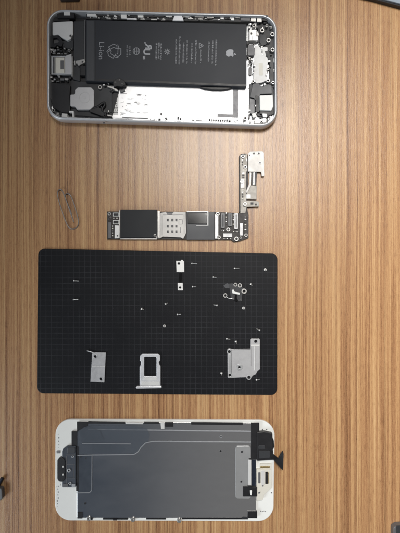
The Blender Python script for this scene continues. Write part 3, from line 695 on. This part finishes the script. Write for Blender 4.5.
multi('groove', 'grey', BP, [[bp_(110, 132), bp_(113, 132), bp_(112, 316), bp_(109, 316)], [bp_(114, 131), bp_(236, 129), bp_(236, 132), bp_(114, 134)], [bp_(240, 110), bp_(242, 110), bp_(242, 240), bp_(240, 240)]], ZM + .6, ZM + .63, 0)
part('corner_tab', 'steel', BP, [bp_(92, 165), bp_(106, 165), bp_(106, 286), bp_(93, 286)], ZM + .6, ZM + .7, .04)

CB = thing('connector_bracket', 'narrow bracket of two pale plates joined by a black strip on the mat', 'bracket', P(180, 274, .9))
def cb(x, y): return (x / 6.667 + 165, y / 6.667 + 250)
bm = bmesh.new(); prism(bm, [cb(75, 72), cb(105, 72), cb(108, 66), (cb(118, 66)), cb(121, 73), cb(126, 74), cb(128, 148), cb(78, 148)], ZM + .1, ZM + .75, .1, [circ(*cb(93, 90), 1.2, 14)]); link('plate', bm, 'silverwhite', CB)
bm = bmesh.new(); prism(bm, [cb(85, 220), cb(118, 220), cb(120, 268), cb(87, 268)], ZM + .1, ZM + .7, .1, [circ(*cb(101, 250), 1.1, 14)]); link('plate', bm, 'silverwhite', CB)
part('strap', 'deep', CB, [cb(96, 146), cb(112, 146), cb(112, 190), cb(108, 222), cb(92, 222), cb(93, 190)], ZM + .05, ZM + .6, .08)

EB = thing('button_bracket', 'tiny dark bracket with four ring eyelets and a bright bent strip', 'bracket', P(236, 292, .9))
def eb(x, y): return (x / 8 + 210, y / 8 + 275)
part('plate', 'char', EB, [eb(150, 70), eb(180, 66), eb(190, 74), eb(250, 84), eb(268, 112), eb(258, 160), eb(256, 208), eb(196, 206), eb(166, 190), eb(160, 120)], ZM + .05, ZM + .4, .06)
for x, y, r in ((203, 78, 1.9), (240, 84, 2.1), (273, 130, 2.7), (122, 165, 2.2)):
    bm = bmesh.new(); prism(bm, circ(*eb(x, y), r, 22), ZM + .1, ZM + .9, .1, [circ(*eb(x, y), r * .55, 16)]); link('eyelet', bm, 'nickel', EB)
part('bent_strip', 'white', EB, [eb(176, 122), eb(186, 110), eb(194, 128), eb(200, 134), eb(240, 144), eb(238, 160), eb(180, 148)], ZM + .4, ZM + 1.2, .1)
part('rubber_stem', 'deep', EB, [eb(200, 158), eb(216, 160), eb(214, 186), eb(224, 204), eb(218, 212), eb(196, 206)], ZM + .4, ZM + 1.0, .08)
wirepart('arm', 'steel', EB, [eb(134, 180), eb(156, 188), eb(184, 188)], ZM + .45, .22, 1)
screw_head(EB, *eb(185, 187), .8, ZM + .4, ZM + .9); screw_head(EB, *eb(250, 197), .9, ZM + .4, ZM + .9)
part('side_plate', 'char2', EB, [eb(105, 84), eb(140, 64), eb(160, 80), eb(158, 104), eb(120, 104)], ZM + .05, ZM + .35, .06)

# ---- loose screws
def screw_proto(length, hr, sr):
    """lying screw: axis along +x, resting on the mat; millimetres"""
    t = bpy.data.objects.new('screw', None); C.objects.link(t); t.empty_display_size = .001
    bm = bmesh.new()
    g = bmesh.ops.create_cone(bm, cap_ends=True, segments=18, radius1=hr * MM, radius2=hr * .86 * MM, depth=.55 * MM, matrix=Matrix.Translation((-length / 2 * MM, 0, hr * MM)) @ Matrix.Rotation(-PI / 2, 4, 'Y'))
    be = [e for e in bm.edges if e.calc_face_angle(0) > .8]; bmesh.ops.bevel(bm, geom=be, offset=.08 * MM, segments=1, affect='EDGES')
    for a in (0, PI / 2):
        bmesh.ops.create_cube(bm, size=1, matrix=Matrix.Translation(((-length / 2 - .27) * MM, 0, hr * MM)) @ Matrix.Rotation(a, 4, 'X') @ Matrix.Diagonal((.06 * MM, hr * 1.1 * MM, .2 * MM, 1)))
    h = link('head', bm, 'silverwhite'); h.parent = t
    bm = bmesh.new(); n = max(6, int(length / .28)); rings = []
    x0, x1 = -length / 2 + .2, length / 2
    for i in range(2 * n + 1):
        x = x0 + (x1 - x0) * i / (2 * n); r = sr if i % 2 else sr * .78
        if i == 2 * n: r *= .6
        zc = hr - (hr - sr) * (x - x0) / (x1 - x0)      # the shaft dips until its tip touches the mat
        rings.append([bm.verts.new((x * MM, r * math.cos(2 * PI * k / 12) * MM, (zc + r * math.sin(2 * PI * k / 12)) * MM)) for k in range(12)])
    for a, b in zip(rings, rings[1:]):
        for k in range(12): bm.faces.new((a[k - 1], a[k], b[k], b[k - 1]))
    bm.faces.new(rings[0]); bm.faces.new(rings[-1])
    s = link('shaft', bm, 'nickel'); s.parent = t
    return t
def screw_up(hr, sr):
    """screw standing on its head"""
    t = bpy.data.objects.new('screw', None); C.objects.link(t); t.empty_display_size = .001
    bm = bmesh.new(); bmesh.ops.create_cone(bm, cap_ends=True, segments=20, radius1=hr * MM, radius2=hr * .9 * MM, depth=.5 * MM, matrix=Matrix.Translation((0, 0, .25 * MM)))
    h = link('head', bm, 'silverwhite'); h.parent = t
    bm = bmesh.new(); rings = []
    for i in range(11):
        z = .5 + 1.2 * i / 10; r = sr if i % 2 else sr * .78
        rings.append([bm.verts.new((r * math.cos(2 * PI * k / 12) * MM, r * math.sin(2 * PI * k / 12) * MM, z * MM)) for k in range(12)])
    for a, b in zip(rings, rings[1:]):
        for k in range(12): bm.faces.new((a[k - 1], a[k], b[k], b[k - 1]))
    bm.faces.new(rings[-1]); s = link('shaft', bm, 'nickel'); s.parent = t
    return t
protos = {'L': screw_proto(2.7, .42, .30), 'M': screw_proto(1.9, .48, .32), 'S': screw_proto(1.3, .62, .36), 'U': screw_up(.78, .40)}
used = set()
SCREWS = [
 (76.6, 280.8, 'L', 3, 'long screw, upper of the pair at the left end of the mat'),
 (76.2, 299.3, 'L', -4, 'long screw, lower of the pair at the left end of the mat'),
 (142.9, 309.3, 'S', 25, 'short screw alone in the middle, well above the card tray'),
 (164.5, 325.9, 'U', 0, 'screw standing on its head up and right of the card tray'),
 (166.8, 303.4, 'S', -30, 'short screw below and left of the strap bracket'),
 (179.4, 314.2, 'M', -6, 'screw lying level below the strap bracket'),
 (194.5, 263.5, 'L', 2, 'thin long screw right of the upper plate of the strap bracket'),
 (194.4, 286.6, 'M', 0, 'screw right of the lower plate of the strap bracket'),
 (214.9, 277.2, 'M', 4, 'screw up and left of the eyelet bracket'),
 (215.2, 305.0, 'M', -170, 'screw below and left of the eyelet bracket'),
 (236.9, 268.4, 'L', 0, 'thin long screw straight above the eyelet bracket'),
 (265.2, 269.8, 'U', 0, 'bright screw standing near the upper right corner of the mat'),
 (251.4, 284.8, 'S', 40, 'dull screw right of the eyelet bracket'),
 (243.5, 308.1, 'U', 0, 'screw standing just below the eyelet bracket'),
 (257.7, 329.3, 'M', -150, 'screw near the right edge above the arm of the large plate'),
 (228.6, 338.9, 'M', 8, 'dim screw above the left corner of the large plate'),
 (236.0, 342.3, 'S', 70, 'tiny screw just above the top edge of the large plate'),
 (221.4, 374.0, 'S', 85, 'upright oval screw left of the large plate'),
 (258.0, 379.4, 'M', -8, 'screw beside the lower right corner of the large plate'),
]
for x, y, kind, ang, lab in SCREWS:
    p = protos[kind]
    if kind not in used: t = p; used.add(kind)
    else:
        t = p.copy(); C.objects.link(t)
        for ch in list(p.children):
            c = ch.copy(); C.objects.link(c); c.parent = t
    t.scale = (1.12, 1.12, 1.12); t.location = P(x, y, ZM); t.rotation_euler = (0, 0, math.radians(-ang))
    t['label'] = lab; t['category'] = 'screw'; t['group'] = 'tiny silver screws scattered on the black mat'

# ================================================================== DISPLAY PANEL
DP = thing('display_panel', 'white phone front panel turned face down with grey metal back and loose flex cable', 'phone screen', P(164, 470, 0))
dq = [(55.4, 419.2), (274.8, 420.2), (273.4, 521.6), (55.0, 520.8)]
dm = outline_mm(rnd(dq, 15.5, 10), 1.4)
bm = bmesh.new(); loft(bm, dm, [(.35, 0.0), (0, .2), (0, 1.1), (.2, 1.4), (.4, 1.45)]); link('front_glass', bm, 'white', DP, False)
bp2 = part('back_plate', 'lcd', DP, rnd([(77, 422.4), (256, 423), (256, 518.2), (77, 518)], .8, 3), 1.45, 2.3, .12)
# black tape and edges
part('edge_tape', 'black', DP, rnd([(77, 421.8), (88, 422), (88, 426.4), (84, 427.4), (77, 432)], .3, 2), 2.3, 2.5)
part('edge_tape', 'black', DP, [(88, 421.8), (125, 422.6), (125, 424), (88, 423.8)], 1.45, 2.45, .05)
part('edge_tape', 'black', DP, [(144, 422.4), (159, 422.6), (159, 424.2), (144, 424)], 1.45, 2.45, .05)
part('edge_tape', 'black', DP, rect(165, 422.6, 173, 427), 2.0, 2.7, .1)
part('edge_tape', 'black', DP, rnd([(191, 422.4), (243, 423), (243, 425.4), (191, 424.8)], .8, 3), 2.0, 2.6, .1)
part('edge_tape', 'black', DP, [(103, 518.6), (128, 518.7), (128, 520), (103, 519.9)], 1.45, 2.35, .05)
part('edge_tape', 'black', DP, [(146, 518.6), (166, 518.7), (166, 519.8), (146, 519.7)], 1.45, 2.35, .05)
part('edge_tape', 'black', DP, [(182, 517.8), (248, 517.8), (248, 519.6), (182, 519.5)], 1.45, 2.4, .05)
part('edge_tape', 'black', DP, rect(77.4, 513, 82.2, 518.8), 2.0, 2.8, .1)
part('edge_clip', 'silverwhite', DP, [(126, 422.6), (143, 422.8), (143, 424.4), (126, 424.2)], 1.45, 2.4, .05)
part('edge_clip', 'silverwhite', DP, [(160.4, 422.4), (164.6, 422.6), (164.6, 429), (161, 429)], 2.0, 2.7, .05)
for x, y in ((88.6, 519), (132.8, 520), (179.2, 521)):
    bm = bmesh.new(); prism(bm, circ(x, y, 2.2, 18), 1.46, 2.9, .12, [circ(x, y, .9, 12)]); link('edge_lug', bm, 'nickel', DP)
multi('edge_lug_pin', 'black', DP, [rect(91, 518, 92.4, 520.4), rect(130.4, 518.2, 131.2, 519.6), rect(113, 518.9, 117, 520.6)], 1.46, 2.6, .05)
# raised steps and lines of the back plate
multi('pressed_line', 'line', bp2, [[(88, 429.0), (251, 431), (251, 432.0), (88, 429.8)], [(170, 441.2), (251, 441.9), (251, 442.7), (170, 442)]], 2.3, 2.36, 0)
screw_head(bp2, 221, 437, 1.5, 2.3, 2.5, 'plate_hole', 'line'); screw_head(bp2, 220.6, 451.4, 1.5, 2.3, 2.4, 'plate_hole', 'mark', .7)
# smoky flex film over the upper left of the plate, with its pale edge line
film = [(77.5, 432), (84, 429), (90, 426), (112, 425.4), (136, 426), (147, 429), (149.5, 435), (148, 441.8), (145, 442.8), (140.6, 447), (138, 451.4), (134, 454.2), (92, 454.8), (91.8, 491.5), (90, 493.2), (77.5, 493.4)]
part('flex_film', 'film', DP, film, 2.45, 2.55, .02)
fl = [(77.5, 455.6), (92, 455.2), (134, 454.6), (138.4, 451.8), (141, 447.4), (145.4, 443), (152, 441.6), (172, 441.4)]
bm = bmesh.new()
for a, b in zip(fl, fl[1:]): prism(bm, seg(*a, *b, .75), 2.56, 2.62, 0)
for a, b in (((92, 456), (91.8, 490.6)), ((91.8, 490.6), (89.6, 492.8)), ((89.6, 492.8), (76.5, 493)), ((82, 443.5), (131, 443.9))): prism(bm, seg(*a, *b, .6), 2.56, 2.62, 0)
link('film_edge', bm, 'line', DP)
part('flex_cable', 'navy', DP, [(79, 456), (91.2, 456), (91, 490), (89, 492.2), (79, 492.2)], 2.31, 2.42, .03)
part('flex_cable', 'film', DP, rnd([(79, 430), (90, 427), (100, 431), (104, 440), (100, 442), (80, 443)], 1.5, 3), 2.56, 2.75, .05)
part('flex_cable', 'film', DP, rnd([(92, 444.8), (120, 445), (126, 449), (120, 453.6), (92, 453.6)], 1, 3), 2.31, 2.40, .03)
for x, y in ((85.6, 458.4), (85, 503.8), (80.6, 457)): screw_head(DP, x, y, 1.1, 2.35, 2.6, 'plate_hole', 'char', .6)
# earpiece and sensor bracket on the left
part('side_tape', 'black', DP, rect(71.4, 431.6, 77.2, 446.4), 1.46, 2.6, .1)
part('side_tape', 'black', DP, [(76.2, 446.6), (78.8, 446.6), (78.8, 491.4), (76.2, 491.4)], 1.46, 2.6, .06)
EP = part('earpiece_bracket', 'bluegrey', DP, rnd([(63, 449), (67, 446.2), (75.8, 446.2), (75.8, 487.4), (62, 487.4), (62, 452)], 1, 3), 1.46, 3.0, .2)
part('earpiece', 'black', DP, rnd(rect(57, 458, 65.2, 482), 3.8, 6), 1.46, 3.6, .3)
for y in (467, 474.8): screw_head(DP, 63, y, 1.1, 3.5, 3.9, 'contact', 'white', .3)
screw_head(EP, 68.8, 470.8, 2.1, 3.0, 3.5, 'screw', 'steel'); screw_head(EP, 72.6, 457, 1.2, 3.0, 3.3, 'screw', 'steel'); screw_head(EP, 70, 483.8, 1.6, 3.0, 3.4, 'screw', 'steel')
multi('bracket_fold', 'grey', EP, [seg(66.4, 455, 75.4, 455, .5), seg(66.6, 456, 66.6, 484, .5), seg(67, 464.6, 75, 464.4, .4), seg(67, 478, 75, 478.4, .4), seg(73.4, 465, 73.4, 478, .4)], 3.0, 3.12, 0)
part('bracket_pad', 'grey', EP, rnd(rect(63.2, 484, 68, 487), .5, 2), 3.0, 3.3, .05)
part('bracket_pad', 'steel', EP, rect(71.8, 484.4, 75.4, 487.2), 3.0, 3.3, .05)
part('bracket_pad', 'char2', EP, rnd(rect(67.4, 447.4, 74.8, 453.6), .8, 3), 3.0, 3.3, .08)
rs = random.Random(5)
multi('adhesive_speck', 'mark', DP, [rect(x, y, x + rs.uniform(.4, 1.1), y + rs.uniform(.5, 1.4)) for x, y in [(57.6 + rs.uniform(-1, 1), 434 + i * 3.4) for i in range(6)] + [(57.2 + rs.uniform(-.6, .6), 486 + i * 2.9) for i in range(8)] + [(60 + rs.uniform(-2, 2), 484 + i) for i in range(3)]], 1.455, 1.50, 0)
part('side_tape', 'mark', DP, rnd(rect(56.4, 451, 60, 453.6), .4, 2), 1.46, 1.8)
# right end: connector tail, home key bracket
part('end_plate', 'lcdlight', DP, rnd([(235.4, 446.4), (250.6, 446.2), (250.6, 499), (235.4, 498.6)], 2.4, 4), 2.3, 2.7, .1)
screw_head(DP, 242, 452.2, 1.3, 2.7, 2.9, 'plate_hole', 'mark', .75); screw_head(DP, 241.4, 482, 1.2, 2.7, 2.9, 'plate_hole', 'mark', .7)
part('side_tape', 'black', DP, [(251, 423), (259.2, 423), (259.2, 459.6), (248.6, 459.8), (248.6, 458.4), (251, 458)], 2.3, 2.8, .08)
part('connector_cover', 'black', DP, rnd([(256.8, 432.4), (264, 431.6), (272.4, 433.4), (272.8, 447), (273.4, 460), (257, 461)], .8, 3), 1.46, 3.6, .25)
part('cover_step', 'char', DP, rnd([(258.6, 445.6), (265, 445.4), (265.4, 449), (258.6, 449)], .5, 2), 3.6, 3.8)
part('cover_step', 'char', DP, rnd([(259, 451), (270, 451), (270, 458), (259, 458.6)], .6, 2), 3.6, 3.9, .1)
# loose cable tail reaching over the edge onto the wood
bm = bmesh.new()
tail = [(269.6, 450.6, 3.6), (274, 454.6, 3.4), (278.4, 458, 2.4), (280.4, 454, 2.0), (282.6, 450.6, 2.6), (283.6, 454, 2.4), (283.2, 463, 2.2), (282.8, 470.4, 2.8), (278.8, 465.6, 2.4), (274, 460, 3.2), (270.4, 458.2, 3.7)]
vs = [bm.verts.new(P(x, y, z)) for x, y, z in tail]; f = bm.faces.new(vs)
ex = bmesh.ops.extrude_face_region(bm, geom=[f]); bmesh.ops.translate(bm, verts=[v for v in ex['geom'] if isinstance(v, bmesh.types.BMVert)], vec=(0, 0, .00025))
link('cable_tail', bm, 'black', DP)
part('cable_hook', 'black', DP, [(272.6, 438), (273.8, 441), (274.2, 447), (273, 449)], 1.46, 3.4, .05)
part('flex_strip', 'navy', DP, rect(252, 459.8, 256, 486), 2.3, 2.7, .06)
part('light_strip', 'silverwhite', DP, rect(248.2, 460, 251.4, 485.4), 2.7, 3.0, .06)
HB = part('home_key_bracket', 'cream', DP, rnd([(256.6, 469.4), (271.6, 469.6), (271.8, 488), (268.6, 491), (264, 495), (262.6, 500.4), (257, 501)], .6, 3), 1.46, 3.0, .15)
part('ribbon', 'cream', DP, [(260, 463.8), (271.6, 464), (271.6, 469.4), (260, 469.2)], 1.46, 2.4, .08)
part('ribbon', 'brass', DP, rect(260.2, 466.2, 269.8, 468.2), 2.4, 2.5, .04)
part('slot', 'grey', HB, rnd(rect(258.2, 472.4, 260.4, 483.4), .5, 2), 3.0, 3.1, .02)
part('slot', 'black', HB, rnd(rect(265.4, 472, 268, 484.2), .4, 2), 3.0, 3.1, .02)
part('slot_edge', 'brass', HB, rect(268.1, 472.4, 268.7, 483.8), 3.0, 3.2, .02)
screw_head(HB, 262.6, 486, 1.0, 3.0, 3.2, 'screw', 'steel'); screw_head(HB, 259.2, 493, 1.2, 3.0, 3.3, 'screw', 'steel')
part('bracket_fold', 'silverwhite', HB, [(261, 470.6), (264.6, 470.6), (264.6, 485), (261, 485)], 3.0, 3.15, .04)
part('flex_block', 'black', DP, [(247.8, 485.6), (251.6, 485.6), (252, 487), (257, 487.6), (257, 496.6), (243, 496.6), (243, 486.8), (247.6, 486.6)], 2.7, 3.3, .1)
part('contact', 'white', DP, rnd([(249.8, 490.4), (252.2, 490.6), (251.8, 495.4), (250.2, 495.2)], .5, 3), 3.3, 3.5, .05)
part('edge_tape', 'black', DP, rect(247.6, 511.4, 257.2, 518.4), 2.0, 2.8, .1)
part('edge_tape', 'char', DP, rect(242, 516.6, 248, 519), 2.0, 2.6, .1)
for x, y in ((262.4, 429.6), (266.8, 429.6)): screw_head(DP, x, y, .7, 1.46, 1.62, 'pin_hole', 'mark', .6)
multi('adhesive_speck', 'mark', DP, [rect(260 + i * 1.7, 511 + (i % 2) * .4, 261 + i * 1.7, 511.9 + (i % 2) * .4) for i in range(4)], 1.455, 1.52, 0)
for x, y in ((270.6, 439), (271.4, 493)): screw_head(DP, x, y, .7, 1.46, 1.6, 'pin_hole', 'mark', .5)

# ================================================================== THINGS CUT OFF BY THE FRAME
CO = thing('slate_case', 'blue grey slab with dark rounded rim, cut off by the top right corner', 'case', P(420, -20, 0))
cq = [(360, -4), (373, -1.2), (392, 4.0), (404, 7.2), (450, 18), (450, -60), (350, -60)]
part('rim', 'black', CO, cq, .2, 2.6, .3)
part('lid', 'slate', CO, [(364, -6), (376, -2.8), (394, 1.8), (405, 4.6), (449, 15), (449, -59), (352, -59)], 2.6, 3.4, .3)
TL = thing('pointed_tool', 'dark pointed tip of a tool poking in at the left edge', 'tool', P(-8, 487, 0))
wirepart('tip', 'navy', TL, [(-40, 520), (-12, 495), (-2, 486), (2.6, 478)], [2, 2, 1.6, 1.0], 1.0, 2)
part('grip', 'grey', TL, rnd([(-30, 492), (-6, 487), (2, 489), (2.6, 499), (-8, 506), (-30, 510)], 2, 3), .2, 3, .4)
BC = thing('grey_gadget', 'corner of a dark grey gadget at the bottom right corner', 'gadget', P(412, 545, 0))
part('body', 'grey', BC, rnd([(393.6, 528), (397, 525.6), (430, 523), (430, 570), (393, 570)], 1.6, 4), .2, 3.4, .4)
part('rim', 'char', BC, rnd([(396, 526), (430, 523.4), (430, 570), (397, 570)], 1.6, 4), 3.4, 3.8, .2)
TE = thing('dark_strip', 'edge of a dark brown strip just inside the top edge above the phone', 'strip', P(68, -8, 0))
part('strip_body', 'pcb', TE, rnd([(57, -14), (80, -14), (79, -.4), (60, .2)], 1.4, 4), .2, 2.0, .3)
part('strip_lip', 'char', TE, rnd([(59, -13), (78, -13), (77.4, -1.4), (61, -1)], 1.2, 4), 2.0, 2.5, .2)

# ------------------------------------------------------------------ light
def area(name, loc, size, size_y, power, col, target, spread=180):
    ld = bpy.data.lights.new(name, 'AREA'); ld.shape = 'RECTANGLE'; ld.size = size; ld.size_y = size_y; ld.energy = power; ld.color = col
    ld.spread = math.radians(spread)
    o = bpy.data.objects.new(name, ld); C.objects.link(o); o.location = loc
    o.rotation_euler = (Vector(target) - Vector(loc)).to_track_quat('-Z', 'Y').to_euler()
    return o
area('ceiling_lamp', (0.092, 0.25, 0.62), 0.29, 0.26, 2.1, (1.0, 0.965, 0.915), (0.36, -0.09, 0.0), 79)
# an added, cooler fill lamp out of frame that brightens the near left
area('cool_fill', (-0.60, -0.46, 0.34), 0.40, 0.24, 0.78, (0.88, 0.95, 1.0), (-0.06, -0.22, 0.0), 80)

# a dim room: darker and bluer to the left, neutral to the right
W = bpy.data.worlds.new('World'); bpy.context.scene.world = W; W.use_nodes = True
wt = W.node_tree; bg = wt.nodes['Background']
wc = nn(wt, 'ShaderNodeTexCoord'); wx = nn(wt, 'ShaderNodeSeparateXYZ'); wt.links.new(wc.outputs['Generated'], wx.inputs[0])
wm = nn(wt, 'ShaderNodeMapRange'); wm.inputs['From Min'].default_value = -0.40; wm.inputs['From Max'].default_value = 0.60
wt.links.new(wx.outputs[0], wm.inputs['Value'])
wr = nn(wt, 'ShaderNodeValToRGB'); wt.links.new(wm.outputs[0], wr.inputs[0])
wr.color_ramp.elements[0].color = (0.040, 0.062, 0.105, 1); wr.color_ramp.elements[1].color = (0.10, 0.10, 0.10, 1)
for pos, c in ((0.17, (0.050, 0.080, 0.130, 1)), (0.26, (0.13, 0.155, 0.195, 1)), (0.34, (0.33, 0.34, 0.36, 1)), (0.47, (0.47, 0.465, 0.46, 1)), (0.58, (0.46, 0.45, 0.44, 1)), (0.75, (0.20, 0.20, 0.20, 1))):
    k = wr.color_ramp.elements.new(pos); k.color = c
wt.links.new(wr.outputs[0], bg.inputs['Color']); bg.inputs['Strength'].default_value = 0.52

# ------------------------------------------------------------------ camera
cd = bpy.data.cameras.new('camera'); cam = bpy.data.objects.new('camera', cd); C.objects.link(cam)
cam.location = (0, 0, D * MM); cam.rotation_euler = (0, 0, 0)
cd.sensor_fit = 'HORIZONTAL'; cd.sensor_width = 36; cd.lens = 36 * D / (400 * K)
cd.clip_start = 0.01; cd.clip_end = 50
sc = bpy.context.scene; sc.camera = cam
sc.render.resolution_x = 768; sc.render.resolution_y = 1024
sc.view_settings.view_transform = 'Standard'; sc.view_settings.look = 'None'
sc.view_settings.exposure = 0; sc.view_settings.gamma = 1
